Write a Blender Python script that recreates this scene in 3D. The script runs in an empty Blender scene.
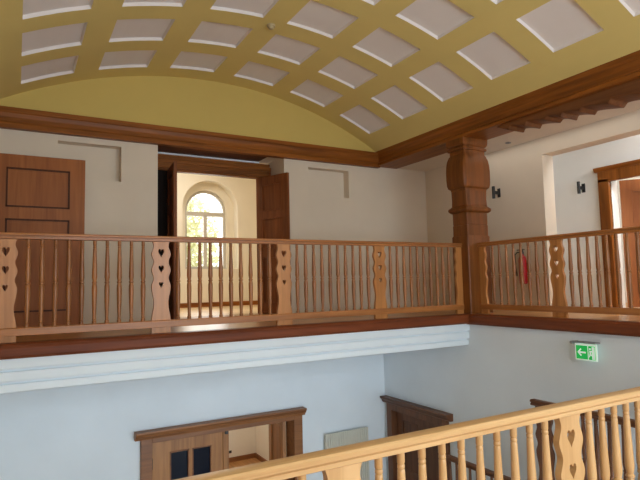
import bpy, bmesh, math, random
from mathutils import Vector, Matrix
random.seed(7)
SC = bpy.context.scene
COL = SC.collection
PI = math.pi

# ------------------------------------------------------------------ levels (metres, eye of the photographer at z = 0)
F = -0.46      # upper gallery floor
L = -1.63      # landing the photographer stands on
G = -4.10      # ground floor
YB = 7.50      # back wall plane
XL = -0.41     # left wall plane
XR = 5.47      # right wall plane of the lower storey
XG = 6.55      # wall behind the right gallery

# ------------------------------------------------------------------ materials
def new_mat(name):
    m = bpy.data.materials.new(name); m.use_nodes = True
    nt = m.node_tree; b = nt.nodes['Principled BSDF']
    return m, nt, b

def srgb(r, g, b):
    f = lambda c: ((c/255)/12.92 if c/255 <= 0.04045 else (((c/255)+0.055)/1.055)**2.4)
    return (f(r), f(g), f(b), 1.0)

def wood(name, light, dark, axis='Z', rough=0.38, scale=1.0, seam=0.0):
    m, nt, b = new_mat(name); N, K = nt.nodes, nt.links
    tc = N.new('ShaderNodeTexCoord'); mp = N.new('ShaderNodeMapping')
    s = [22*scale, 22*scale, 22*scale]; s['XYZ'.index(axis)] = 1.3*scale
    mp.inputs['Scale'].default_value = s
    oi = N.new('ShaderNodeObjectInfo'); ml = N.new('ShaderNodeMath'); ml.operation = 'MULTIPLY'; ml.inputs[1].default_value = 13.0
    K.new(oi.outputs['Random'], ml.inputs[0])
    add = N.new('ShaderNodeVectorMath'); add.operation = 'ADD'
    K.new(tc.outputs['Object'], add.inputs[0]); K.new(ml.outputs[0], add.inputs[1])
    K.new(add.outputs[0], mp.inputs['Vector'])
    n1 = N.new('ShaderNodeTexNoise'); n1.inputs['Scale'].default_value = 1.0; n1.inputs['Detail'].default_value = 6; n1.inputs['Distortion'].default_value = 0.6
    K.new(mp.outputs[0], n1.inputs['Vector'])
    n2 = N.new('ShaderNodeTexNoise'); n2.inputs['Scale'].default_value = 0.22; n2.inputs['Detail'].default_value = 3; n2.inputs['Distortion'].default_value = 1.5
    K.new(mp.outputs[0], n2.inputs['Vector'])
    mx = N.new('ShaderNodeMix'); mx.data_type = 'FLOAT'; mx.inputs[0].default_value = 0.5
    K.new(n1.outputs['Fac'], mx.inputs[2]); K.new(n2.outputs['Fac'], mx.inputs[3])
    cr = N.new('ShaderNodeValToRGB'); e = cr.color_ramp.elements
    e[0].position = 0.34; e[0].color = dark; e[1].position = 0.62; e[1].color = light
    K.new(mx.outputs[0], cr.inputs[0]); K.new(cr.outputs[0], b.inputs['Base Color'])
    bp = N.new('ShaderNodeBump'); bp.inputs['Strength'].default_value = 0.08; bp.inputs['Distance'].default_value = 0.01
    K.new(n1.outputs['Fac'], bp.inputs['Height']); K.new(bp.outputs[0], b.inputs['Normal'])
    b.inputs['Roughness'].default_value = rough
    b.inputs['Specular IOR Level'].default_value = 0.45
    return m

def plaster(name, col, rough=0.9, var=0.03, bump=0.12):
    m, nt, b = new_mat(name); N, K = nt.nodes, nt.links
    tc = N.new('ShaderNodeTexCoord')
    n = N.new('ShaderNodeTexNoise'); n.inputs['Scale'].default_value = 1.7; n.inputs['Detail'].default_value = 5
    K.new(tc.outputs['Object'], n.inputs['Vector'])
    cr = N.new('ShaderNodeValToRGB'); e = cr.color_ramp.elements
    e[0].position = .3; e[0].color = tuple(c*(1-var) for c in col[:3])+(1,)
    e[1].position = .7; e[1].color = tuple(min(1, c*(1+var)) for c in col[:3])+(1,)
    K.new(n.outputs['Fac'], cr.inputs[0]); K.new(cr.outputs[0], b.inputs['Base Color'])
    f = N.new('ShaderNodeTexNoise'); f.inputs['Scale'].default_value = 60; f.inputs['Detail'].default_value = 3
    K.new(tc.outputs['Object'], f.inputs['Vector'])
    bp = N.new('ShaderNodeBump'); bp.inputs['Strength'].default_value = bump; bp.inputs['Distance'].default_value = 0.004
    K.new(f.outputs['Fac'], bp.inputs['Height']); K.new(bp.outputs[0], b.inputs['Normal'])
    b.inputs['Roughness'].default_value = rough
    return m

def plain(name, col, rough=0.5, metal=0.0, emit=None, strength=0.0, alpha=None, trans=0.0):
    m, nt, b = new_mat(name); N, K = nt.nodes, nt.links
    tc = N.new('ShaderNodeTexCoord'); n = N.new('ShaderNodeTexNoise'); n.inputs['Scale'].default_value = 25
    K.new(tc.outputs['Object'], n.inputs['Vector'])
    mr = N.new('ShaderNodeMapRange'); mr.inputs['To Min'].default_value = max(0, rough-.05); mr.inputs['To Max'].default_value = min(1, rough+.05)
    K.new(n.outputs['Fac'], mr.inputs['Value']); K.new(mr.outputs[0], b.inputs['Roughness'])
    b.inputs['Base Color'].default_value = col; b.inputs['Metallic'].default_value = metal
    b.inputs['Transmission Weight'].default_value = trans
    if emit: b.inputs['Emission Color'].default_value = emit; b.inputs['Emission Strength'].default_value = strength
    return m

def planks(name, light, dark, axis='X', rough=0.3):
    m = wood(name, light, dark, axis, rough)
    nt = m.node_tree; N, K = nt.nodes, nt.links; b = N['Principled BSDF']
    tc = N.new('ShaderNodeTexCoord'); mp = N.new('ShaderNodeMapping')
    if axis == 'Y': mp.inputs['Rotation'].default_value = (0, 0, PI/2)
    K.new(tc.outputs['Object'], mp.inputs['Vector'])
    br = N.new('ShaderNodeTexBrick'); br.inputs['Scale'].default_value = 1.0
    br.inputs['Brick Width'].default_value = 0.9; br.inputs['Row Height'].default_value = 0.12; br.inputs['Mortar Size'].default_value = 0.002
    br.inputs['Color1'].default_value = (1, 1, 1, 1); br.inputs['Color2'].default_value = (.82, .8, .78, 1); br.inputs['Mortar'].default_value = (.35, .3, .25, 1)
    K.new(mp.outputs[0], br.inputs['Vector'])
    src = b.inputs['Base Color'].links[0].from_socket
    mu = N.new('ShaderNodeMix'); mu.data_type = 'RGBA'; mu.blend_type = 'MULTIPLY'; mu.inputs[0].default_value = 1
    K.new(src, mu.inputs[6]); K.new(br.outputs['Color'], mu.inputs[7]); K.new(mu.outputs[2], b.inputs['Base Color'])
    return m

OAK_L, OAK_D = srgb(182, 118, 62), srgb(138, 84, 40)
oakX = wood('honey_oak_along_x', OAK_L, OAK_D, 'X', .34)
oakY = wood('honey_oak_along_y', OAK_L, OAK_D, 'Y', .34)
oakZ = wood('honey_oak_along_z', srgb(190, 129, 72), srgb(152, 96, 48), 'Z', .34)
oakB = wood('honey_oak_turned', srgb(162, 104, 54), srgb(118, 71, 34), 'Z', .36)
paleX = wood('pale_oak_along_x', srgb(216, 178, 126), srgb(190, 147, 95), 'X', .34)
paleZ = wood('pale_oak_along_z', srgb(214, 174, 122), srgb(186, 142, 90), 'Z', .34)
DK_L, DK_D = srgb(152, 90, 34), srgb(104, 58, 20)
darkX = wood('stained_oak_along_x', DK_L, DK_D, 'X', .4)
darkY = wood('stained_oak_along_y', DK_L, DK_D, 'Y', .4)
darkZ = wood('stained_oak_along_z', DK_L, DK_D, 'Z', .4)
FA_L, FA_D = srgb(126, 66, 36), srgb(92, 46, 26)
fasX = wood('red_brown_fascia_x', FA_L, FA_D, 'X', .42)
fasY = wood('red_brown_fascia_y', FA_L, FA_D, 'Y', .42)
col_wood = _cw = wood('column_oak', srgb(132, 78, 34), srgb(92, 51, 20), 'Z', .4)
carved = wood('carved_oak', srgb(126, 80, 46), srgb(84, 50, 30), 'Y', .5)
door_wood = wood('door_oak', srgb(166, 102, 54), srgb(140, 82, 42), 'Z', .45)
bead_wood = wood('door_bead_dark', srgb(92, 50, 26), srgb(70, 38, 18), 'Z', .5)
gap_dark = wood('gap_shade_wood', srgb(40, 26, 18), srgb(24, 15, 10), 'Z', .6)  # near-black colour paints the deep shade beside the left leaf
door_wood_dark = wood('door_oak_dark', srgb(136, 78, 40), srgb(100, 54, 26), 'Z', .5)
door_low = wood('door_oak_lower', srgb(176, 122, 70), srgb(136, 88, 46), 'Z', .45)
door_lowX = wood('door_oak_lower_x', srgb(150, 98, 56), srgb(112, 68, 36), 'X', .45)
brownY = wood('brown_stair_wood_y', srgb(118, 76, 48), srgb(84, 50, 30), 'Y', .45)
brownZ = wood('brown_stair_wood_z', srgb(118, 76, 48), srgb(84, 50, 30), 'Z', .45)
white_up = plaster('upper_wall_plaster', srgb(220, 207, 188))  # warm cast of the upper storey's light put into the white paint
white_corr = plaster('corridor_plaster', srgb(236, 236, 232))
white_lo = plaster('lower_wall_plaster', srgb(222, 229, 234))  # same white, with the cool daylight cast put into its colour
white_trim = plaster('white_moulding_paint', srgb(232, 242, 248), .6, .01, .03)
ochre = plaster('ochre_vault_paint', srgb(218, 198, 124), .9, .025)
ochre_w = plaster('ochre_wall_paint', srgb(206, 182, 104), .9, .025)
coffer_white = plaster('coffer_white_paint', srgb(230, 224, 220), .85, .015)
cream = plaster('cream_room_plaster', srgb(236, 228, 208))
cream2 = plaster('cream_lower_room_plaster', srgb(236, 230, 214))
ceil_white = plaster('gallery_ceiling_plaster', srgb(220, 210, 196))
floor_oak = planks('oak_plank_floor', srgb(214, 160, 100), srgb(180, 124, 72), 'X', .3)
floor_oakY = planks('oak_plank_floor_y', srgb(214, 160, 100), srgb(180, 124, 72), 'Y', .3)
floor_tile = plaster('stone_floor', srgb(206, 202, 196), .4)
floor_pale = planks('pale_oak_plank_floor', srgb(234, 206, 164), srgb(214, 180, 132), 'Y', .3)
black = plain('black_metal', (.02, .02, .02, 1), .45)
grey_metal = plain('grey_metal', (.35, .36, .37, 1), .4, .6)
radiator_grey = plain('radiator_enamel', srgb(204, 201, 186), .45)
dark_glass = plain('dark_door_glass', (.008, .011, .020, 1), .1)
dark_glass.node_tree.nodes['Principled BSDF'].inputs['Specular IOR Level'].default_value = .12
red = plain('extinguisher_red', srgb(172, 16, 30), .35)
beige_plastic = plain('beige_plastic', srgb(178, 160, 122), .5)
white_plastic = plain('white_plastic', (.8, .79, .76, 1), .5)
sign_green = plain('sign_green', srgb(16, 160, 70), .4, 0, srgb(30, 225, 100), .35)
sign_white = plain('sign_white', (.9, .95, .92, 1), .4, 0, srgb(190, 255, 215), .35)
win_frame = plain('window_frame_paint', srgb(196, 190, 176), .5)
leaf_mat = plain('leaf_green_glare', srgb(214, 220, 186), .7)  # bleached green, outdoor overexposure put into the leaf colour
leaf_mat2 = plain('leaf_yellow_glare', srgb(230, 226, 180), .7)  # bleached yellow, glare painted into the leaves likewise
bark = wood('bark', srgb(120, 100, 80), srgb(70, 58, 46), 'Z', .9)
lawn = plaster('lawn', srgb(130, 150, 80), .95, .2)

glass_m = bpy.data.materials.new('window_glass'); glass_m.use_nodes = True
_nt = glass_m.node_tree; _nt.nodes.clear()
_o = _nt.nodes.new('ShaderNodeOutputMaterial'); _t = _nt.nodes.new('ShaderNodeBsdfTransparent'); _g = _nt.nodes.new('ShaderNodeBsdfGlossy'); _mx = _nt.nodes.new('ShaderNodeMixShader')
_fr = _nt.nodes.new('ShaderNodeFresnel'); _fr.inputs[0].default_value = 1.3
_g.inputs['Roughness'].default_value = .02
_nt.links.new(_fr.outputs[0], _mx.inputs[0]); _nt.links.new(_t.outputs[0], _mx.inputs[1]); _nt.links.new(_g.outputs[0], _mx.inputs[2]); _nt.links.new(_mx.outputs[0], _o.inputs[0])

for _m in (darkX, darkY, darkZ, col_wood, door_wood, door_wood_dark, carved, fasX, fasY, bead_wood, gap_dark): _m.node_tree.nodes['Principled BSDF'].inputs['Specular IOR Level'].default_value = .2

# ------------------------------------------------------------------ object helpers
WPOS = {}
def tag(o, label=None, cat=None, group=None, kind=None):
    if label: o['label'] = label
    if cat: o['category'] = cat
    if group: o['group'] = group
    if kind: o['kind'] = kind
    return o

def empty(name, loc, label=None, cat=None, group=None, kind=None):
    o = bpy.data.objects.new(name, None); COL.objects.link(o); o.location = loc; o.empty_display_size = .1
    WPOS[o.name] = Vector(loc)
    return tag(o, label, cat, group, kind)

class MB:
    def __init__(s, T=None): s.v = []; s.f = []; s.m = []; s.T = T
    def add(s, vs, fs, mi=0):
        n = len(s.v)
        s.v += [(s.T @ Vector(p)) if s.T else Vector(p) for p in vs]
        s.f += [tuple(i+n for i in f) for f in fs]; s.m += [mi]*len(fs)
        return s
    def box(s, x0, x1, y0, y1, z0, z1, mi=0):
        x0, x1 = min(x0, x1), max(x0, x1); y0, y1 = min(y0, y1), max(y0, y1); z0, z1 = min(z0, z1), max(z0, z1)
        vs = [(x, y, z) for z in (z0, z1) for y in (y0, y1) for x in (x0, x1)]
        return s.add(vs, [(0, 2, 3, 1), (4, 5, 7, 6), (0, 1, 5, 4), (2, 6, 7, 3), (0, 4, 6, 2), (1, 3, 7, 5)], mi)
    def prism(s, prof, a0, a1, axis='X', mi=0):
        """prof: closed outline in the two other axes (X: (y,z), Y: (x,z), Z: (x,y))"""
        def P(p, a): return {'X': (a, p[0], p[1]), 'Y': (p[0], a, p[1]), 'Z': (p[0], p[1], a)}[axis]
        n = len(prof)
        vs = [P(p, a0) for p in prof]+[P(p, a1) for p in prof]
        fs = [(i, (i+1) % n, n+(i+1) % n, n+i) for i in range(n)]+[tuple(range(n))[::-1], tuple(range(n, 2*n))]
        return s.add(vs, fs, mi)
    def lathe(s, prof, c=(0, 0, 0), seg=12, axis='Z', mi=0):
        vs, fs = [], []
        for r, h in prof:
            for k in range(seg):
                a = 2*PI*k/seg; u, w = r*math.cos(a), r*math.sin(a)
                p = {'Z': (u, w, h), 'X': (h, u, w), 'Y': (w, h, u)}[axis]
                vs.append((c[0]+p[0], c[1]+p[1], c[2]+p[2]))
        for j in range(len(prof)-1):
            for k in range(seg):
                k2 = (k+1) % seg
                fs.append((j*seg+k, j*seg+k2, (j+1)*seg+k2, (j+1)*seg+k))
        fs.append(tuple(range(seg))[::-1]); fs.append(tuple(range((len(prof)-1)*seg, len(prof)*seg)))
        return s.add(vs, fs, mi)
    def tube(s, pts, r, seg=8, mi=0):
        vs, fs = [], []; pts = [Vector(p) for p in pts]
        for i, p in enumerate(pts):
            d = (pts[min(i+1, len(pts)-1)]-pts[max(i-1, 0)]).normalized()
            u = d.orthogonal().normalized() if i == 0 else (u-d*u.dot(d)).normalized()
            w = d.cross(u)
            for k in range(seg):
                a = 2*PI*k/seg; vs.append(p+u*r*math.cos(a)+w*r*math.sin(a))
        for j in range(len(pts)-1):
            for k in range(seg):
                k2 = (k+1) % seg; fs.append((j*seg+k, j*seg+k2, (j+1)*seg+k2, (j+1)*seg+k))
        fs.append(tuple(range(seg))[::-1]); fs.append(tuple(range((len(pts)-1)*seg, len(pts)*seg)))
        return s.add(vs, fs, mi)
    def loft(s, sections, mi=0):
        n = len(sections[0]); vs = [p for sec in sections for p in sec]; fs = []
        for j in range(len(sections)-1):
            for k in range(n):
                k2 = (k+1) % n; fs.append((j*n+k, j*n+k2, (j+1)*n+k2, (j+1)*n+k))
        fs.append(tuple(range(n))[::-1]); fs.append(tuple(range((len(sections)-1)*n, len(sections)*n)))
        return s.add(vs, fs, mi)
    def build(s, name, mats, parent=None, smooth=None, bevel=0.0, origin='base', fix=True):
        me = bpy.data.meshes.new(name)
        xs = [p.x for p in s.v]; ys = [p.y for p in s.v]; zs = [p.z for p in s.v]
        c = Vector(((min(xs)+max(xs))/2, (min(ys)+max(ys))/2, min(zs)))
        me.from_pydata([p-c for p in s.v], [], s.f)
        mats = mats if isinstance(mats, (list, tuple)) else [mats]
        for m in mats: me.materials.append(m)
        me.polygons.foreach_set('material_index', s.m)
        if fix:
            bm = bmesh.new(); bm.from_mesh(me); bmesh.ops.recalc_face_normals(bm, faces=bm.faces); bm.to_mesh(me); bm.free()
        if smooth is not None:
            me.polygons.foreach_set('use_smooth', [True]*len(me.polygons))
            me.set_sharp_from_angle(angle=math.radians(smooth))
        me.update()
        o = bpy.data.objects.new(name, me); COL.objects.link(o)
        place(o, c, parent)
        if bevel:
            b = o.modifiers.new('bevel', 'BEVEL'); b.width = bevel; b.segments = 2; b.limit_method = 'ANGLE'; b.angle_limit = math.radians(40)
        return o

def place(o, world, parent=None):
    world = Vector(world)
    if parent:
        o.parent = parent; o.location = world-WPOS[parent.name]
    else: o.location = world
    WPOS[o.name] = world

def clone(o, world, parent=None):
    c = o.copy(); COL.objects.link(c); place(c, world, parent); return c

def plate(outline, holes, t):
    """flat outline with holes, given thickness: returns mesh data lying in local XY, extruded along local Z (0..t)"""
    cu = bpy.data.curves.new('outline', 'CURVE'); cu.dimensions = '2D'; cu.fill_mode = 'BOTH'; cu.extrude = t/2
    for ring in [outline]+holes:
        sp = cu.splines.new('POLY'); sp.points.add(len(ring)-1)
        for p, q in zip(sp.points, ring): p.co = (q[0], q[1], 0, 1)
        sp.use_cyclic_u = True
    ob = bpy.data.objects.new('outline', cu); COL.objects.link(ob)
    dg = bpy.context.evaluated_depsgraph_get()
    me = bpy.data.meshes.new_from_object(ob.evaluated_get(dg))
    vs = [Vector((v.co.x, v.co.y, v.co.z+t/2)) for v in me.vertices]; fs = [tuple(p.vertices) for p in me.polygons]
    bpy.data.objects.remove(ob); bpy.data.curves.remove(cu); bpy.data.meshes.remove(me)
    return vs, fs

def struct(mb, name, mats, label, **k):
    o = mb.build(name, mats, **k); o['kind'] = 'structure'; o['label'] = label; o['category'] = name.split('_')[0]; return o

def walled(mb, a0, a1, z0, z1, d0, d1, holes, axis='X', mi=0):
    """wall slab spanning a0..a1 (along axis), z0..z1, thickness d0..d1; holes = (a0,a1,z0,z1,depth or None)"""
    As = sorted({a0, a1, *[h[i] for h in holes for i in (0, 1)]}); Zs = sorted({z0, z1, *[h[i] for h in holes for i in (2, 3)]})
    As = [a for a in As if a0 <= a <= a1]; Zs = [z for z in Zs if z0 <= z <= z1]
    for i in range(len(As)-1):
        for j in range(len(Zs)-1):
            am, zm = (As[i]+As[i+1])/2, (Zs[j]+Zs[j+1])/2; lo = d0; skip = False
            for h in holes:
                if h[0] < am < h[1] and h[2] < zm < h[3]:
                    if h[4] is None: skip = True
                    else: lo = d0+h[4]
            if skip: continue
            if axis == 'X': mb.box(As[i], As[i+1], lo, d1, Zs[j], Zs[j+1], mi)
            else: mb.box(lo, d1, As[i], As[i+1], Zs[j], Zs[j+1], mi)
    return mb

# ------------------------------------------------------------------ camera
f_px, yaw, pitch, roll = 533.58, 0.518148, 0.082036, -0.0228415
cy, sy = math.cos(yaw), math.sin(yaw)
fwd = Vector((sy*math.cos(pitch), cy*math.cos(pitch), math.sin(pitch)))
right = Vector((cy, -sy, 0)); up = right.cross(fwd)
r2 = right*math.cos(roll)+up*math.sin(roll); u2 = -right*math.sin(roll)+up*math.cos(roll)
cam = bpy.data.cameras.new('camera'); co = bpy.data.objects.new('camera', cam); COL.objects.link(co)
co.matrix_world = Matrix(((r2.x, u2.x, -fwd.x, 0), (r2.y, u2.y, -fwd.y, 0), (r2.z, u2.z, -fwd.z, 0), (0, 0, 0, 1)))
cam.sensor_width = 36; cam.lens = f_px/640*36; cam.clip_start = .05; cam.clip_end = 200
SC.camera = co

# ------------------------------------------------------------------ setting: floors
struct(MB().box(XL, 6.0, -2.6, 12.5, G-.12, G), 'floor_ground', floor_tile, 'stone floor of the ground level hall')
gf = MB().box(XL, XG, 5.50, 8.2, F-.14, F).box(5.48, 9.6, -.4, 5.50, F-.14, F).box(XG, 9.6, 5.50, 6.3, F-.14, F)
struct(gf, 'floor_gallery', floor_oak, 'oak plank floor of the upper gallery')
struct(MB().box(XL, XR, -2.6, 1.90, L-.2, L), 'floor_landing', floor_oakY, 'landing floor behind the near balustrade')
struct(MB().box(.4, 6.2, 8.2, 12.6, F-.14, F), 'floor_room', floor_pale, 'pale oak floor of the room with the arched window')
struct(MB().box(1.0, 5.3, 7.72, 12.5, G, G+.02), 'floor_lower_room', floor_oakY, 'oak floor of the cream room behind the lower double door')
# fascia of the gallery edge (dark wood nosing)
fa = MB()
prof = [(5.395, -.475), (5.42, -.457), (5.56, -.457), (5.56, -.59), (5.425, -.59), (5.405, -.565), (5.405, -.50)]
fa.prism(prof, XL, 5.45, 'X')
prof = [(5.385, -.475), (5.41, -.457), (5.53, -.457), (5.53, -.60), (5.415, -.60), (5.395, -.57), (5.395, -.50)]
fb = MB().prism(prof, -.4, 5.56, 'Y')
struct(fa, 'trim_1', fasX, 'red-brown wooden fascia along the edge of the back gallery', bevel=.003)
struct(fb, 'trim_2', fasY, 'red-brown wooden fascia along the edge of the right gallery', bevel=.003)
# white stepped moulding below
prof = [(5.470, -.59), (5.470, -.640), (5.474, -.676), (5.486, -.690), (5.520, -.694), (5.520, -.706), (5.484, -.712), (5.484, -.755), (5.488, -.786), (5.500, -.800), (5.535, -.804),
        (5.535, -.816), (5.500, -.822), (5.500, -.868), (5.506, -.886), (5.525, -.893), (5.70, -.893), (5.70, -.59)]
struct(MB().prism(prof, XL, XR, 'X'), 'trim_3', white_trim, 'white stepped plaster moulding under the back gallery', smooth=30)
struct(MB().box(XL, XR, 5.70, YB, -.893, -.59), 'ceiling_lower', white_lo, 'underside of the back gallery')

# ------------------------------------------------------------------ setting: walls
wb = MB()
walled(wb, XL, 6.6, G, -.60, YB, YB+.3, [(1.60, 3.76, G, -2.05, None)], 'X', 1)
walled(wb, XL, 6.8, -.60, 2.12, YB, 8.20, [(1.69, 3.65, F, 2.04, None), (.43, 1.205, 1.435, 1.915, .16), (4.085, 4.86, 1.43, 1.895, .16)], 'X', 0)
struct(wb, 'wall_back', [white_up, white_lo], 'white plastered back wall with two niches and door openings')
struct(MB().box(XL, 5.9, 7.46, 8.2, 2.12, 3.4), 'wall_tympanum', ochre_w, 'ochre arched wall panel above the wooden cornice')
wr = MB(); walled(wr, -2.6, YB, G, -.60, XR, XR+.35, [(6.0, 7.36, G, -2.02, .14)], 'Y')
struct(wr, 'wall_right_lower', white_lo, 'pale lower wall on the right with the green exit sign')
wg = MB(); walled(wg, -.4, YB+.4, F, 2.12, XG, XG+.235, [(.6, 4.98, F, 1.785, None)], 'Y')
struct(wg, 'wall_gallery', white_up, 'white wall behind the right gallery with a wide opening')
wl = MB(); walled(wl, -2.6, 8.2, G, 3.4, -.85, XL, [], 'Y')
# doorway niche in the left wall for the open door leaf
wl = MB(); walled(wl, -2.6, 8.2, G, 3.4, XL-.4, XL, [(6.36, 7.33, F, 1.68, None)], 'Y'); wl.box(XL-.45, XL-.4, 6.2, 7.5, F-.2, 1.9)
struct(wl, 'wall_left', white_up, 'white wall on the left')
# front wall behind the photographer, with two big stair windows
wf = MB(); walled(wf, XL-.4, 6.0, G, 3.4, -2.9, -2.6, [(.4, 4.8, -1.2, 1.7, None), (1.0, 5.4, -3.4, -2.0, None)], 'X')
struct(wf, 'wall_front', white_lo, 'white wall behind the photographer with tall stair windows')
# corridor behind the right gallery
XC = 7.70
wc = MB(); walled(wc, -.4, 6.3, F, 2.5, XC, XC+.18, [(3.62, 4.70, F, 1.47, None)], 'Y')
struct(wc, 'wall_corridor', white_corr, 'bright corridor wall with sconce and framed door')
struct(MB().box(XG+.235, XC, 6.0, 6.3, F, 2.5), 'wall_corridor_end', white_corr, 'end wall of the corridor')
struct(MB().box(XG, 9.7, -.7, -.4, F, 2.5), 'wall_corridor_near', white_up, 'near end wall of the corridor')
struct(MB().box(XG, 9.7, -.7, 6.3, 2.5, 2.6), 'ceiling_corridor', white_corr, 'white ceiling of the corridor')
struct(MB().box(5.86, XG+.235, -.7, YB+.1, 2.03, 2.13).box(XG, XG+.235, -.7, YB, 2.1, 2.6), 'ceiling_gallery', ceil_white, 'white ceiling of the right gallery')
cr_ = MB().box(9.6, 9.7, 1.5, 6.3, F, 2.5).box(7.88, 9.7, 6.2, 6.3, F, 2.5).box(7.88, 9.7, 1.5, 1.6, F, 2.5)
struct(cr_, 'wall_side_room', white_corr, 'pale walls of the room behind the corridor door')

# room beyond the double door, with arched window
def arc_outline(cx, hw, z0, zs, n=24):
    return [(cx-hw, z0), (cx+hw, z0)]+[(cx+hw*math.cos(PI*k/n), zs+hw*math.sin(PI*k/n)) for k in range(n+1)]
WX, WZ = 3.875, 1.775
def yplate(outline, holes, y0, y1, mb=None, mi=0):
    vs, fs = plate(outline, holes, y1-y0)
    mb = mb or MB(); return mb.add([(v.x, y0+v.z, v.y) for v in vs], fs, mi)
rect = [(.4, F), (6.2, F), (6.2, 3.2), (.4, 3.2)]
rb = yplate(rect, [arc_outline(WX+.015, .66, .40, 1.80)], 11.90, 12.20)
yplate(rect, [arc_outline(WX, .50, .40, WZ)], 12.20, 12.45, rb)
struct(rb, 'wall_room_back', cream, 'cream wall with an arched window recess seen through the double door')
struct(MB().box(.3, .4, 8.2, 12.5, F, 3.2).box(6.2, 6.3, 8.2, 12.5, F, 3.2).box(.4, 1.69, 8.2, 8.25, F, 3.2).box(3.65, 6.2, 8.2, 8.25, F, 3.2).box(1.69, 3.65, 8.2, 8.25, 2.04, 3.2), 'wall_room_sides', cream, 'cream side walls of the room beyond the double door')
struct(MB().box(.3, 6.3, 8.2, 12.5, 3.2, 3.3), 'ceiling_room', cream, 'cream ceiling of the room beyond the double door')
struct(MB().box(.4, 6.2, 11.87, 11.90, F, F+.10), 'baseboard_room', darkX, 'brown baseboard under the arched window wall')
# window
w1 = empty('window_1', (WX, 12.30, .40), 'tall arched window with pale frame seen through the double door', 'window', kind='structure')
yplate(arc_outline(WX, .498, .402, WZ), [arc_outline(WX, .44, .47, WZ)], 12.28, 12.34).build('window_frame', win_frame, w1)
MB().box(WX-.04, WX+.04, 12.27, 12.35, .47, 1.68).build('mullion', win_frame, w1, bevel=.004)
MB().box(WX-.44, WX+.44, 12.27, 12.35, 1.66, 1.76).build('transom', win_frame, w1, bevel=.004)
yplate(arc_outline(WX, .44, .47, WZ), [], 12.305, 12.312).build('pane', glass_m, w1)
MB().box(WX-.56, WX+.56, 12.10, 12.29, .385, .405).build('window_sill', win_frame, w1, bevel=.004)
# lower cream room
lr = MB().box(1.0, 5.06, 12.2, 12.4, G, -1.0).box(5.06, 5.2, 7.8, 12.4, G, -1.0).box(.9, 1.0, 7.8, 12.4, G, -1.0)
struct(lr, 'wall_lower_room', cream2, 'cream walls of the room behind the lower double door')
struct(MB().box(.9, 5.2, 7.8, 12.4, -1.0, -.9), 'ceiling_lower_room', cream2, 'cream ceiling of the lower room')
struct(MB().box(1.0, 5.06, 12.17, 12.2, G, G+.12).box(5.03, 5.06, 7.8, 12.17, G, G+.12), 'baseboard_lower_room', door_lowX, 'wooden baseboard round the cream lower room')

# ------------------------------------------------------------------ coffered vault
VCX, VCZ, VR = 2.53, -2.764, 5.8026
def vpt(th, y, r=VR): return (VCX+r*math.sin(math.radians(th)), y, VCZ+r*math.cos(math.radians(th)))
th_c = [-22.75, -13.65, -4.5, 4.6, 13.6, 22.7]; hw = 3.08
y_r = [6.84-.877*i for i in range(11)]; hy = .290
ths = sorted([-31.5, 31.0]+[c-hw for c in th_c]+[c+hw for c in th_c])
ysr = sorted([-2.7, 7.50]+[c-hy for c in y_r]+[c+hy for c in y_r])
vm = MB(); SUB = 4; DEP = .035
for i in range(len(ths)-1):
    for j in range(len(ysr)-1):
        t0, t1, y0, y1 = ths[i], ths[i+1], ysr[j], ysr[j+1]
        tm, ym = (t0+t1)/2, (y0+y1)/2
        cof = any(abs(tm-c) < .5 for c in th_c) and any(abs(ym-c) < .05 for c in y_r)
        tt = [t0+(t1-t0)*k/SUB for k in range(SUB+1)]
        if not cof:
            for k in range(SUB): vm.add([vpt(tt[k], y0), vpt(tt[k+1], y0), vpt(tt[k+1], y1), vpt(tt[k], y1)], [(0, 1, 2, 3)], 0)
            continue
        # reveal (slightly splayed) then recessed flat panel
        e = .07; ey = .008; R2 = VR+DEP
        a = [t0+e+(t1-t0-2*e)*k/SUB for k in range(SUB+1)]
        for k in range(SUB):
            vm.add([vpt(a[k], y0+ey, R2), vpt(a[k+1], y0+ey, R2), vpt(a[k+1], y1-ey, R2), vpt(a[k], y1-ey, R2)], [(0, 1, 2, 3)], 1)
            vm.add([vpt(tt[k], y0), vpt(tt[k+1], y0), vpt(a[k+1], y0+ey, R2), vpt(a[k], y0+ey, R2)], [(0, 1, 2, 3)], 1)
            vm.add([vpt(a[k], y1-ey, R2), vpt(a[k+1], y1-ey, R2), vpt(tt[k+1], y1), vpt(tt[k], y1)], [(0, 1, 2, 3)], 1)
        vm.add([vpt(t0, y0), vpt(a[0], y0+ey, R2), vpt(a[0], y1-ey, R2), vpt(t0, y1)], [(0, 1, 2, 3)], 1)
        vm.add([vpt(t1, y0), vpt(a[-1], y0+ey, R2), vpt(a[-1], y1-ey, R2), vpt(t1, y1)], [(0, 1, 2, 3)], 1)
struct(vm, 'ceiling', [ochre, coffer_white], 'ochre barrel vault with rows of white recessed coffers')

# ------------------------------------------------------------------ cornice, beam, column
prof = [(7.40, 2.25), (7.40, 2.195), (7.415, 2.18), (7.425, 2.13), (7.425, 2.07), (7.412, 2.055), (7.412, 1.992), (7.52, 1.992), (7.52, 2.25)]
cn = struct(MB().prism(prof, XL, 5.47, 'X'), 'trim_4', darkX, 'stained wooden cornice along the back wall under the ochre arch', bevel=.003)
def thing(name, loc, label, cat, group=None): return empty(name, loc, label, cat, group, 'thing')
bm_ = thing('ceiling_beam', (5.65, 3.5, 2.02), 'long stained wooden ceiling beam resting on the square column', 'beam')
prof = [(5.41, 2.285), (5.41, 2.215), (5.432, 2.19), (5.445, 2.15), (5.445, 2.085), (5.425, 2.065), (5.425, 2.02), (5.885, 2.02), (5.885, 2.285)]
MB().prism(prof, -1.2, 7.50, 'Y').build('beam', darkY, bm_, bevel=.003)
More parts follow.
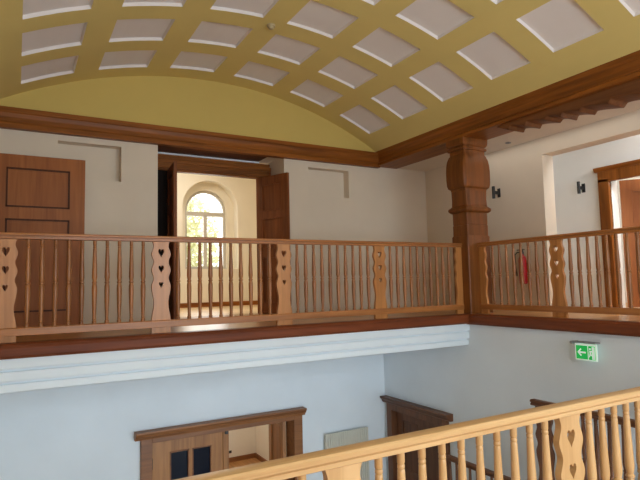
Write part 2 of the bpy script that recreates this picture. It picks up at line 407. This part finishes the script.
# carved scalloped board below the beam
cb = MB(); ny = 300; secs = []
Y0, Y1 = 4.86, .6
pts = []
rnd = random.Random(3); lob = []; a = 0.0
while a < 4.6: p = rnd.uniform(.20, .36); lob.append((a, p, rnd.uniform(.035, .06))); a += p
for k in range(ny+1):
    y = Y0+(Y1-Y0)*k/ny; s = Y0-y
    a, p, am = [q for q in lob if q[0] <= s+1e-6][-1]
    ph = (s-a)/p
    lobe = am*(ph/.82)**1.6 if ph < .82 else am*max(0, 1-(ph-.82)/.12)
    d = .03+.085*min(1, s/1.4)
    pts.append((y, 2.021-d*min(1, s/.10+.1)-lobe*min(1, s/.3+.4)))
for (y, z) in pts: secs.append([(5.50, y, 2.022), (5.50, y, z+.012), (5.515, y, z), (5.80, y, z), (5.80, y, 2.022)])
cb.loft(secs).build('carved_brace', carved, bm_, smooth=50)

cx_, cyy = 5.665, 5.562
colm = thing('wooden_column', (cx_, cyy, F), 'square carved wooden column with bulging capital at the gallery corner', 'column')
def sq(hw, z, ch=.012):
    a, b = hw, hw-ch
    kx, ky = 1.22, .90
    return [(cx_+x*kx, cyy+y*ky, z) for x, y in ((-b, -a), (b, -a), (a, -b), (a, b), (b, a), (-b, a), (-a, b), (-a, -b))]
MB().loft([sq(.178, F), sq(.178, .615), sq(.17, .632)]).build('base', col_wood, colm, smooth=30)
MB().loft([sq(.166, .632), sq(.166, .78), sq(.160, .785), (sq(.160, .79)), sq(.164, .795), sq(.164, .955), sq(.185, .965), sq(.202, .985), sq(.206, 1.005), sq(.200, 1.025), sq(.178, 1.045), sq(.168, 1.06),
           sq(.165, 1.15), sq(.168, 1.27)]).build('shaft', col_wood, colm, smooth=25)
bul = [(.168, 1.27, .012), (.172, 1.30, .012), (.200, 1.322, .02), (.211, 1.36, .024), (.216, 1.45, .026), (.216, 1.56, .026), (.211, 1.65, .024), (.200, 1.72, .02), (.182, 1.775, .016), (.168, 1.80, .015), (.166, 1.84, .012),
       (.166, 1.855, .012), (.186, 1.858, .012), (.190, 1.875, .012), (.186, 1.892, .012), (.172, 1.898, .012), (.172, 1.912, .012), (.184, 1.918, .012), (.198, 1.95, .012), (.200, 2.02, .012)]
MB().loft([sq(*b) for b in bul]).build('capital', col_wood, colm, smooth=25)

# ------------------------------------------------------------------ balustrades
H = .985
def heart(cx, cz, w, h):
    r = []
    for k in range(20):
        t = 2*PI*k/20
        x = 16*math.sin(t)**3/16; z = (13*math.cos(t)-5*math.cos(2*t)-2*math.cos(3*t)-math.cos(4*t))/16
        r.append((cx+x*w/2, cz+(z+.25)*h/2.1))
    return r
def post_outline(n=64, right_flat=False):
    pl = []
    def hwid(z):
        b = .084
        u = (.92-z)
        if u < .446: b += .011*math.cos(2*PI*(u-.12)/.163)
        elif u < .80:
            q = (u-.446)/.354; b += .011*(.5+.5*math.cos(2*PI*q))*(1 if q > .5 else 1)-.013*math.sin(PI*q)**2
        else: b += .011
        return b
    zs = [0+.926*k/n for k in range(n+1)]
    return [(hwid(z), z) for z in zs]+[(-hwid(z), z) for z in reversed(zs)]
pv, pf = plate(post_outline(), [heart(0, .805, .062, .106), heart(0, .642, .056, .092), heart(0, .482, .046, .074)], .036)
half_pl = [(x, z) for x, z in post_outline() if x > 0]
hv, hf = plate([(x-.03, z) for x, z in half_pl]+[(-.055, half_pl[-1][1]), (-.055, 0)], [], .036)
bal_prof = [(.020, .120), (.020, .155), (.0155, .16), (.0155, .168), (.018, .172), (.0155, .178), (.0165, .20), (.022, .33), (.0245, .44), (.0235, .485), (.0195, .505), (.0175, .512), (.0235, .518), (.0235, .528),
            (.0175, .534), (.0195, .545), (.0240, .57), (.0240, .60), (.0200, .72), (.0165, .84), (.0165, .852), (.0135, .856), (.0165, .86), (.0165, .872), (.0135, .876), (.017, .882), (.017, .930)]
BAL = {}
def balustrade(name, label, along, base, a0, a1, posts, counts, zf, mats, group=None, h=H, half=None, extra=()):
    """along 'X' or 'Y'; base = the constant coordinate of the centre line"""
    mA, mZ, mB = mats
    mid = (a0+a1)/2
    root = thing(name, (mid, base, zf) if along == 'X' else (base, mid, zf), label, 'balustrade', group)
    def W(a, c, z): return (a, base+c, z) if along == 'X' else (base+c, a, z)
    # hand rail: moulded, rounded top
    pr = [(-.027, h-.058), (-.034, h-.054), (-.034, h-.037), (-.024, h-.033), (-.024, h-.027), (-.038, h-.023), (-.040, h-.010), (-.034, h-.002), (-.026, h), (.026, h), (.034, h-.002), (.040, h-.010), (.038, h-.023), (.024, h-.027), (.024, h-.033), (.034, h-.037), (.034, h-.054), (.027, h-.058)]
    pr = [(base+c, zf+z) for c, z in pr]
    MB().prism(pr, a0, a1, along).build('handrail', mA, root, smooth=28)
    pr = [(base+c, zf+z) for c, z in ((-.029, .058), (-.029, .124), (-.022, .131), (.022, .131), (.029, .124), (.029, .058))]
    MB().prism(pr, a0, a1, along).build('bottom_rail', mA, root, bevel=.003)
    key = (mZ.name, along, h)
    if key not in BAL:
        mb = MB()
        mb.add([((v.x, v.z-.018, v.y*(h/H)) if along == 'X' else (v.z-.018, v.x, v.y*(h/H))) for v in pv], pf)
        p0 = mb.build('post', mZ, root, fix=True)
        b0 = MB().lathe([(r, z if z < .9 else h-.055) for r, z in bal_prof], seg=12).build('baluster', mB, root, smooth=40)
        BAL[key] = (p0, b0, p0.location.copy(), b0.location.copy(), Vector(WPOS[p0.name]), Vector(WPOS[b0.name]))
        fresh = [p0, b0]
    else: fresh = []
    p0, b0, _, _, wp, wb_ = BAL[key]
    def put(src, a, off):
        world = Vector(W(a, 0, zf))+off
        if src in fresh: fresh.remove(src); place(src, world, root); return src
        return clone(src, world, root)
    for a in posts:
        if half and a == half[0]: continue
        put(p0, a, wp)
    if half:
        a, dr = half; mb = MB()      # half post against the column, wavy on its free side only
        mb.add([((a+dr*v.x, base+v.z-.018, zf+v.y) if along == 'X' else (base+v.z-.018, a+dr*v.x, zf+v.y)) for v in hv], hf)
        mb.build('half_post', mZ, root)
    for a in extra: put(b0, a, wb_)
    for i, n in enumerate(counts):
        q0, q1 = posts[i], posts[i+1]; span = q1-q0; sg = 1 if span > 0 else -1
        pitch = (abs(span)-.352)/(n-1) if n > 1 else 0
        for k in range(n): put(b0, q0+sg*(.176+k*pitch), wb_)
    return root
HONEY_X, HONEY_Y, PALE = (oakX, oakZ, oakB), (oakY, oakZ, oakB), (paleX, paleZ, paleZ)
balustrade('balustrade', 'long honey oak balustrade with heart cut-outs along the back gallery above the white moulding', 'X', 5.556, XL, 5.445, [-.085, 1.286, 2.675, 4.03, 5.39], [10, 10, 10, 10], F, HONEY_X, half=(5.39, -1))
balustrade('balustrade', 'honey oak balustrade along the right gallery above the green exit sign', 'Y', 5.655, 5.40, -.4, [5.345, 4.17, 2.80, 1.43, .06], [8, 10, 10, 10], F, HONEY_Y, half=(5.345, -1))
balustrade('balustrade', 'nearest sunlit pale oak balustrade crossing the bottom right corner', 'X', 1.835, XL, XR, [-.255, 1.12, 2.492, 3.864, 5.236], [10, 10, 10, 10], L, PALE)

# ------------------------------------------------------------------ doors
def leaf(parent, w, h, t, T, panels, mat, mat_p=None, glass=None, bead=None):
    """framed leaf in local coords x 0..w, y 0..t, z 0..h; panels = (x0,x1,z0,z1)"""
    fr = MB(T); walled(fr, 0, w, 0, h, 0, t, [(*p, None) for p in panels], 'X')
    lf = fr.build('leaf', mat, parent)
    for p in panels:
        x0, x1, z0, z1 = p
        if glass:
            MB(T).box(x0-.004, x1+.004, t*.4, t*.6, z0-.004, z1+.004).build('glass_pane', glass, lf)
            g = MB(T)
            for q in ((x0, x1, z0, z0+.018), (x0, x1, z1-.018, z1), (x0, x0+.018, z0, z1), (x1-.018, x1, z0, z1)): g.box(q[0], q[1], -.010, t*.4, q[2], q[3])
            g.build('glazing_bead', bead or mat, lf, bevel=.003)
        else:
            g = MB(T)
            g.box(x0-.004, x1+.004, t*.3, t*.7, z0-.004, z1+.004)
            m = .05
            for ya, yb in ((.012, t*.3), (t*.7, t-.012)): g.box(x0+m, x1-m, ya, yb, z0+m, z1-m)
            # thin bead round the panel
            for ya, yb in ((-.006, t*.35), (t*.65, t+.006)):
                for q in ((x0, x1, z0, z0+.02), (x0, x1, z1-.02, z1), (x0, x0+.02, z0, z1), (x1-.02, x1, z0, z1)): g.box(q[0], q[1], ya, yb, q[2], q[3], 1)
            g.build('panel', [mat_p or mat, bead or mat], lf, bevel=.003)
    return lf
def TR(x, y, z, ang): return Matrix.Translation((x, y, z)) @ Matrix.Rotation(ang, 4, 'Z')
def lever(parent, T, x, z, t, side=-1):
    yb = 0 if side < 0 else t
    MB(T).box(x-.02, x+.02, yb, yb+side*.008, z-.09, z+.09).tube([(x, yb+side*.005, z+.03), (x, yb+side*.05, z+.03), (x-.02, yb+side*.055, z+.03), (x-.12, yb+side*.055, z+.03)], .009).build('handle', black, parent, smooth=40)

# door 1: leaf at far left, standing open in front of the back wall
d1 = empty('door_1', (XL, 7.36, F), 'open panelled wooden door at far left standing against the back wall', 'door', kind='structure')
T = TR(-.305, 7.365, F+.015, 0)
leaf(d1, 1.05, 2.10, .045, T, [(.175, .875, .185, 1.315), (.175, .875, 1.455, 1.94)], door_wood, bead=bead_wood)
MB().box(XL-.38, XL+.02, 6.36, 6.42, F, 1.68).box(XL-.38, XL+.02, 6.36, 7.33, 1.62, 1.68).box(XL-.38, XL+.02, 7.27, 7.33, F, 1.68).build('frame', door_wood, d1, bevel=.003)
MB().tube([(-.355, 7.40, .05), (-.355, 7.40, .17)], .014).build('hinge', grey_metal, d1)
MB().tube([(-.355, 7.40, 1.2), (-.355, 7.40, 1.32)], .014).build('hinge', grey_metal, d1)

# door 2: central double door of the gallery, both leaves open towards us
d2 = empty('door_2', (2.70, 8.05, F), 'central double door of the gallery with both dark wooden leaves folded outwards', 'door', kind='structure')
MB().box(1.70, 1.985, 8.02, 8.12, F, 1.755).build('side_lining', gap_dark, d2)  # frame side panel, shade of the gap painted into its colour
fr = MB().box(1.70, 1.985, 8.02, 8.12, 1.755, 2.0).box(3.43, 3.64, 8.02, 8.12, F, 2.0).box(1.985, 3.43, 8.02, 8.12, 1.755, 2.0)
fr.box(1.695, 3.645, 7.985, 8.02, 1.87, 1.94).box(1.695, 3.645, 7.995, 8.02, 1.79, 1.87)
fr.build('frame', darkX, d2, bevel=.004)
# soffit board closing the head of the reveal
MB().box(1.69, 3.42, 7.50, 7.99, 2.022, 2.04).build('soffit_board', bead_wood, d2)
MB().box(1.69, 3.44, 7.992, 8.02, 2.0, 2.03).build('head_strip', white_trim, d2)
hL = (1.945, 8.02); ang = math.atan2(7.355-8.02, 1.873-1.945)
T = TR(hL[0], hL[1], F+.012, ang)
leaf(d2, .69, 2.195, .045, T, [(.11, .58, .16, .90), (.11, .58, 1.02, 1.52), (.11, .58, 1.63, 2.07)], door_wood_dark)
hR = (3.395, 8.02); e = (3.64, 7.375); w_ = math.hypot(e[0]-hR[0], e[1]-hR[1]); ang = math.atan2(e[1]-hR[1], e[0]-hR[0])
T = TR(hR[0], hR[1], F+.012, ang)
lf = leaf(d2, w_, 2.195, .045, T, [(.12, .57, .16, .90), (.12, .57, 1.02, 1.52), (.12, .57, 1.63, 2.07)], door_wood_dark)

# door 3: lower double door, left leaf glazed and shut, right leaf open inwards
d3 = empty('door_3', (2.67, 7.5, G), 'wide double door on the lower back wall with glazed left leaf and open right half', 'door', kind='structure')
fr = MB().box(1.47, 1.615, 7.44, 7.74, G, -1.99).box(3.72, 3.86, 7.44, 7.74, G, -1.99).box(1.615, 3.72, 7.44, 7.74, -2.055, -1.99)
fr.build('frame', door_lowX, d3, bevel=.005)
prof = [(7.50, -1.885), (7.365, -1.885), (7.360, -1.905), (7.375, -1.925), (7.385, -1.935), (7.39, -1.955), (7.415, -1.965), (7.425, -1.995), (7.50, -1.995)]
MB().prism(prof, 1.39, 3.90, 'X').build('cornice', door_lowX, d3, bevel=.003)
T = TR(1.617, 7.60, G+.02, 0)
leaf(d3, 1.075, 2.02, .05, T, [(.265, .535, .95, 1.83), (.575, .855, .95, 1.83)], door_low, glass=dark_glass, bead=door_lowX)
MB().box(2.64, 2.725, 7.575, 7.60, G+.03, -2.06).build('meeting_stile', door_low, d3, bevel=.003)
MB().box(2.665, 2.705, 7.54, 7.575, -2.125, -2.075).build('door_catch', black, d3)
MB().tube([(1.64, 7.59, -2.44), (1.64, 7.59, -2.30)], .013).build('hinge', black, d3)
T = TR(3.70, 7.70, G+.02, math.atan2(.78, .11))
leaf(d3, .80, 2.02, .05, T, [(.15, .65, .2, .85), (.15, .65, .98, 1.86)], door_low)

# door 4: dark panelled door in the right wall of the ground floor
d4 = empty('door_4', (5.47, 6.68, G), 'dark brown panelled door with cornice on the lower right wall', 'door', kind='structure')
fr = MB().box(5.42, 5.60, 7.27, 7.40, G, -2.0).box(5.42, 5.60, 5.96, 6.09, G, -2.0).box(5.42, 5.60, 6.09, 7.27, -2.10, -2.0)
fr.build('frame', brownZ, d4, bevel=.004)
prof = [(5.47, -1.895), (5.345, -1.895), (5.34, -1.92), (5.36, -1.94), (5.375, -1.955), (5.385, -1.985), (5.41, -2.0), (5.47, -2.0)]
MB().prism(prof, 5.87, 7.465, 'Y').build('cornice', brownY, d4, bevel=.003)
T = TR(5.53, 7.27, G+.02, -PI/2)
leaf(d4, 1.18, 1.97, .05, T, [(.14, .53, .2, .9), (.65, 1.04, .2, .9), (.14, .53, 1.05, 1.84), (.65, 1.04, 1.05, 1.84)], brownZ)

# door 5: corridor door, framed, leaf standing open
d5 = empty('door_5', (XC, 4.2, F), 'framed wooden door standing ajar in the bright corridor at far right', 'door', kind='structure')
fr = MB().box(XC-.05, XC+.02, 4.70, 4.865, F, 1.47).box(XC-.05, XC+.02, 3.46, 3.625, F, 1.47).box(XC-.05, XC+.02, 3.46, 4.865, 1.43, 1.60)
fr.build('frame', darkZ, d5, bevel=.004)
MB().prism([(XC+.01, 1.655), (XC-.085, 1.655), (XC-.085, 1.63), (XC-.06, 1.59), (XC+.01, 1.59)], 3.42, 4.905, 'Y').build('cornice', darkY, d5, bevel=.003)
T = TR(XC+.19, 4.67, F+.012, math.atan2(-.72, .62))
leaf(d5, .95, 1.90, .045, T, [(.15, .80, .2, .95), (.15, .80, 1.07, 1.74)], door_wood)

# stair windows behind the photographer
w2 = empty('window_2', (2.6, -2.75, -1.2), 'large stair window behind the photographer', 'window', kind='structure')
fr = MB()
for x in (.4, 1.5, 2.6, 3.7, 4.74): fr.box(x, x+.06, -2.8, -2.72, -1.2, 1.7)
for z in (-1.2, .6, 1.64): fr.box(.4, 4.8, -2.8, -2.72, z, z+.06)
fr.build('window_frame', win_frame, w2)
w3 = empty('window_3', (2.6, -2.75, -3.4), 'low stair window behind the photographer under the landing', 'window', kind='structure')
fr = MB()
for x in (1.0, 2.1, 3.2, 4.3, 5.34): fr.box(x, x+.06, -2.8, -2.72, -3.4, -2.0)
for z in (-3.4, -2.06): fr.box(1.0, 5.4, -2.8, -2.72, z, z+.06)
fr.build('window_frame', win_frame, w3)

# ------------------------------------------------------------------ small things
def sconce(c, label):
    x, y, z = c
    s = thing('wall_sconce', (x, y, z), label, 'wall lamp', None)
    MB().box(x-.012, x, y-.028, y+.028, z-.07, z+.07).build('back_plate', black, s, bevel=.004)
    MB().box(x-.105, x-.010, y-.012, y+.012, z-.025, z+.025).build('arm', black, s, bevel=.003)
    MB().lathe([(.022, z-.095), (.024, z-.088), (.024, z+.085), (.022, z+.095), (.018, z+.095), (.018, z+.05)], (x-.125, y, 0), 16).build('lamp_body', black, s, smooth=40)
    return s
sconce((XG, 5.79, 1.355), 'small black wall lamp just right of the carved column')
sconce((XC, 5.13, 1.40), 'small black wall lamp left of the corridor door frame')

fe = thing('fire_extinguisher', (6.47, 5.35, -.07), 'red fire extinguisher hanging on the wall behind the right gallery balusters', 'fire extinguisher')
MB().lathe([(.042, -.07), (.056, -.06), (.058, -.03), (.058, .27), (.052, .31), (.04, .335), (.022, .345), (.022, .37)], (6.47, 5.35, 0), 20).build('cylinder', red, fe, smooth=40)
MB().lathe([(.024, .37), (.024, .40), (.016, .41)], (6.47, 5.35, 0), 12).build('valve', black, fe, smooth=40)
MB().box(6.46, 6.48, 5.31, 5.44, .425, .44).box(6.46, 6.48, 5.34, 5.36, .40, .43).box(6.46, 6.48, 5.33, 5.43, .395, .405).build('handle', black, fe, bevel=.002)
MB().tube([(6.46, 5.36, .39), (6.44, 5.41, .40), (6.42, 5.44, .36), (6.42, 5.44, .2), (6.43, 5.43, .05)], .011).build('hose', black, fe, smooth=60)
MB().box(6.52, 6.55, 5.31, 5.39, .12, .24).build('wall_bracket', black, fe)

es = thing('exit_sign', (5.40, 3.685, -.89), 'green emergency exit sign with white arrow on the pale right wall', 'exit sign')
MB().box(5.385, 5.40, 3.56, 3.812, -.893, -.712).build('panel', sign_white, es, bevel=.002)
MB().box(5.383, 5.386, 3.665, 3.800, -.88, -.735).build('green_field', sign_green, es)
MB().box(5.375, 5.47, 3.565, 3.825, -.712, -.694).build('housing', grey_metal, es, bevel=.005)
MB().lathe([(.017, 5.35), (.017, 5.47)], (0, 3.835, -.706), 14, 'X').build('bracket_knob', grey_metal, es, smooth=40)
X_ = 5.3815
def flat(pts, name, mat):
    vs, fs = plate(pts, [], .0016)
    MB().add([(X_+v.z, v.x, v.y) for v in vs], fs).build(name, mat, es)
zc = -.808
flat([(3.785, zc), (3.745, zc+.042), (3.745-.012, zc+.032), (3.757, zc+.009), (3.685, zc+.009), (3.685, zc-.009), (3.757, zc-.009), (3.733, zc-.032), (3.745, zc-.042)], 'arrow', sign_white)
flat([(3.652, -.88), (3.575, -.88), (3.575, -.735), (3.652, -.735)], 'pictogram_field', sign_green)
X_ = 5.380
flat([(3.612, -.875), (3.580, -.875), (3.580, -.742), (3.612, -.742)], 'door_pictogram', sign_white)
X_ = 5.3785
flat([(3.632+.010*math.cos(2*PI*k/12), -.765+.010*math.sin(2*PI*k/12)) for k in range(12)], 'figure_head', sign_white)
flat([(3.640, -.78), (3.616, -.785), (3.600, -.80), (3.604, -.806), (3.618, -.797), (3.624, -.80), (3.616, -.826), (3.600, -.835), (3.603, -.858), (3.610, -.858), (3.611, -.84), (3.630, -.832), (3.638, -.85), (3.650, -.858), (3.653, -.851), (3.646, -.845), (3.638, -.815)], 'figure', sign_white)

rd = thing('radiator', (4.65, 7.45, G+.18), 'tall pale grey ribbed radiator on the lower back wall', 'radiator')
MB().box(4.245, 5.045, 7.42, 7.455, G+.18, -2.36).build('body', radiator_grey, rd, bevel=.004)
n = 20
for k in range(n):
    x = 4.264+.762*k/(n-1)
    if k == 0:
        r0 = MB().box(x-.0165, x+.0165, 7.398, 7.422, G+.18, -2.345).build('rib', radiator_grey, rd, bevel=.004); wr0 = WPOS[r0.name].copy()
    else: clone(r0, wr0+Vector((x-4.264, 0, 0)), rd)
for x0, z0 in ((4.30, -2.9), (4.95, -2.9), (4.60, -3.6)): MB().box(x0, x0+.04, 7.455, 7.497, z0, z0+.1).build('wall_bracket', grey_metal, rd)

# smoke detector on the vault and recessed spot in the gallery ceiling
def ray(px, py): return r2*((px-320)/f_px)-u2*((py-240)/f_px)+fwd
d = ray(271, 25); a = d.x**2+d.z**2; b = -2*(d.x*VCX+d.z*VCZ); c = VCX**2+VCZ**2-VR**2
t = (-b+math.sqrt(b*b-4*a*c))/(2*a); p = d*t; th = math.atan2(p.x-VCX, p.z-VCZ)
T = Matrix.Translation(p) @ Matrix.Rotation(th, 4, 'Y')
sd = thing('smoke_detector', tuple(p), 'small round smoke detector on the ochre vault between two coffers', 'smoke detector')
MB(T).lathe([(.05, .002), (.05, -.018), (.046, -.024)], (0, 0, 0), 20).build('base', beige_plastic, sd, smooth=40)
MB(T).lathe([(.036, -.024), (.036, -.036), (.026, -.048), (.01, -.05)], (0, 0, 0), 20).build('sensor_head', beige_plastic, sd, smooth=40)
d = ray(508, 142.5); p = d*(2.03/d.z)
sp = thing('recessed_spotlight', (p.x, p.y, 2.02), 'tiny recessed spotlight in the white gallery ceiling right of the column', 'spotlight')
MB().lathe([(.035, 2.032), (.045, 2.025), (.045, 2.018), (.034, 2.018), (.03, 2.026)], (p.x, p.y, 0), 18).build('ring', grey_metal, sp, smooth=40)
MB().lathe([(.03, 2.029), (.03, 2.024), (.02, 2.022)], (p.x, p.y, 0), 16).build('lens', black, sp, smooth=40)
# dark socket low on the wall of the lower room
so = MB().box(4.33, 4.45, 12.185, 12.20, G+.22, G+.28).build('wall_socket', black, bevel=.004); tag(so, 'small dark socket low on the cream wall inside the lower room', 'socket')

# ------------------------------------------------------------------ brown stair balustrades at lower right
struct(MB().box(4.50, XR, 1.95, 3.85, -2.40, -2.20), 'floor_stair_landing', brownY, 'stair landing against the lower right wall')
struct(MB().box(4.85, XR, 1.95, 5.62, -3.42, -3.26), 'floor_stair_lower', brownY, 'lower stair platform against the right wall')
balustrade('stair_balustrade', 'brown balustrade with wavy newel seen behind the near oak balusters, upper of the two', 'Y', 4.63, 3.80, 2.0, [3.675, 2.555], [7], -2.20, (brownY, brownZ, brownZ), h=.975)
balustrade('stair_balustrade', 'low brown balustrade beside the dark lower door, behind the near oak balusters', 'Y', 5.0, 5.50, 2.2, [4.1, 2.75], [9], -3.26, (brownY, brownZ, brownZ), h=.975, extra=[5.46-.118*k for k in range(10)])

# ------------------------------------------------------------------ outside
struct(MB().box(-40, 50, 12.6, 70, G-.2, G), 'ground', lawn, 'lawn outside the arched window')
def tree(x, y, hgt, rad, mat, label):
    t = thing('tree', (x, y, G), label, 'tree')
    rnd = random.Random(int(x*10))
    pts = [(x, y, G), (x+.05, y, G+hgt*.3), (x-.05, y+.05, G+hgt*.6)]
    MB().lathe([(.22, G), (.16, G+hgt*.3), (.10, G+hgt*.7)], (x, y, 0), 10).build('trunk', bark, t, smooth=60)
    mb = MB()
    for k in range(2600):
        u = Vector((rnd.gauss(0, 1), rnd.gauss(0, 1), rnd.gauss(0, 1))).normalized()*rad*rnd.random()**.4
        c = Vector((x+u.x, y+u.y, G+hgt*.72+u.z*1.25))
        a = Vector((rnd.gauss(0, 1), rnd.gauss(0, 1), rnd.gauss(0, 1))).normalized(); b = a.orthogonal().normalized()
        s = .10+.10*rnd.random()
        mb.add([c-a*s, c-b*s*.5, c+a*s, c+b*s*.5], [(0, 1, 2, 3)])
    mb.build('foliage', mat, t, fix=False)
tree(5.6, 22, 8.0, 1.9, leaf_mat2, 'yellow-green tree outside the arched window, right half')
tree(3.9, 30, 9.5, 2.2, leaf_mat, 'green tree farther outside the arched window')

# ------------------------------------------------------------------ light
def area(name, loc, to, sx, sy, power, col):
    l = bpy.data.lights.new(name, 'AREA'); l.shape = 'RECTANGLE'; l.size = sx; l.size_y = sy; l.energy = power; l.color = col
    o = bpy.data.objects.new(name, l); COL.objects.link(o); o.location = loc
    o.rotation_euler = (Vector(to)-Vector(loc)).to_track_quat('-Z', 'Y').to_euler(); return o
DAY = (.71, .87, 1.0)
area('daylight_stair_window', (2.6, -2.62, .25), (2.4, 5, -.3), 4.2, 2.7, 280, DAY)
area('daylight_low_window', (3.2, -2.62, -2.7), (4.6, 5, -2.4), 4.2, 1.3, 345, DAY)
area('daylight_arched_window', (WX, 12.9, 1.5), (WX-1, 9, .2), 1.2, 2.2, 60, (1.0, .98, .95))
area('room_fill', (2.6, 10.0, 3.15), (2.6, 10.0, 0), 1.8, 1.8, 92, (1.0, .96, .90))  # added overhead fill, unseen, brightening the room past the double door
area('lower_room_fill', (3.4, 10.4, -1.05), (3.4, 10.4, -4), 1.5, 1.5, 48, (1.0, .95, .86))  # invented overhead fill for the cream lower room
area('corridor_fill', (7.0, 2.6, 2.44), (7.7, 4.4, .6), .7, .7, 108, (.97, .98, 1.0))  # added fill standing in for daylight in the corridor
area('gallery_fill', (6.2, 5.0, 2.015), (6.2, 5.0, 0), .5, 3.0, 6, (1.0, .95, .88))  # added soft fill lifting the right gallery, no real fixture
area('side_room_fill', (8.9, 3.6, 2.45), (8.9, 3.6, 0), 1.0, 1.0, 90, (1.0, .97, .92))  # unseen fill added so the room behind the corridor door looks bright

w = bpy.data.worlds.new('sky'); SC.world = w; w.use_nodes = True
nt = w.node_tree; bg = nt.nodes['Background']
sky = nt.nodes.new('ShaderNodeTexSky'); sky.sky_type = 'HOSEK_WILKIE'; sky.turbidity = 6; sky.sun_direction = (-.4, -.5, .75)
mix = nt.nodes.new('ShaderNodeMix'); mix.data_type = 'RGBA'; mix.inputs[0].default_value = .75; mix.inputs[7].default_value = (1, 1, 1, 1)
nt.links.new(sky.outputs[0], mix.inputs[6]); nt.links.new(mix.outputs[2], bg.inputs['Color'])
bg.inputs['Strength'].default_value = 3.4

vs = SC.view_settings
vs.view_transform = 'Standard'; vs.look = 'None'; vs.gamma = 1; vs.use_curve_mapping = False; vs.exposure = -0.42
SC.cycles.use_denoising = True
SC.cycles.max_bounces = 10; SC.cycles.diffuse_bounces = 6
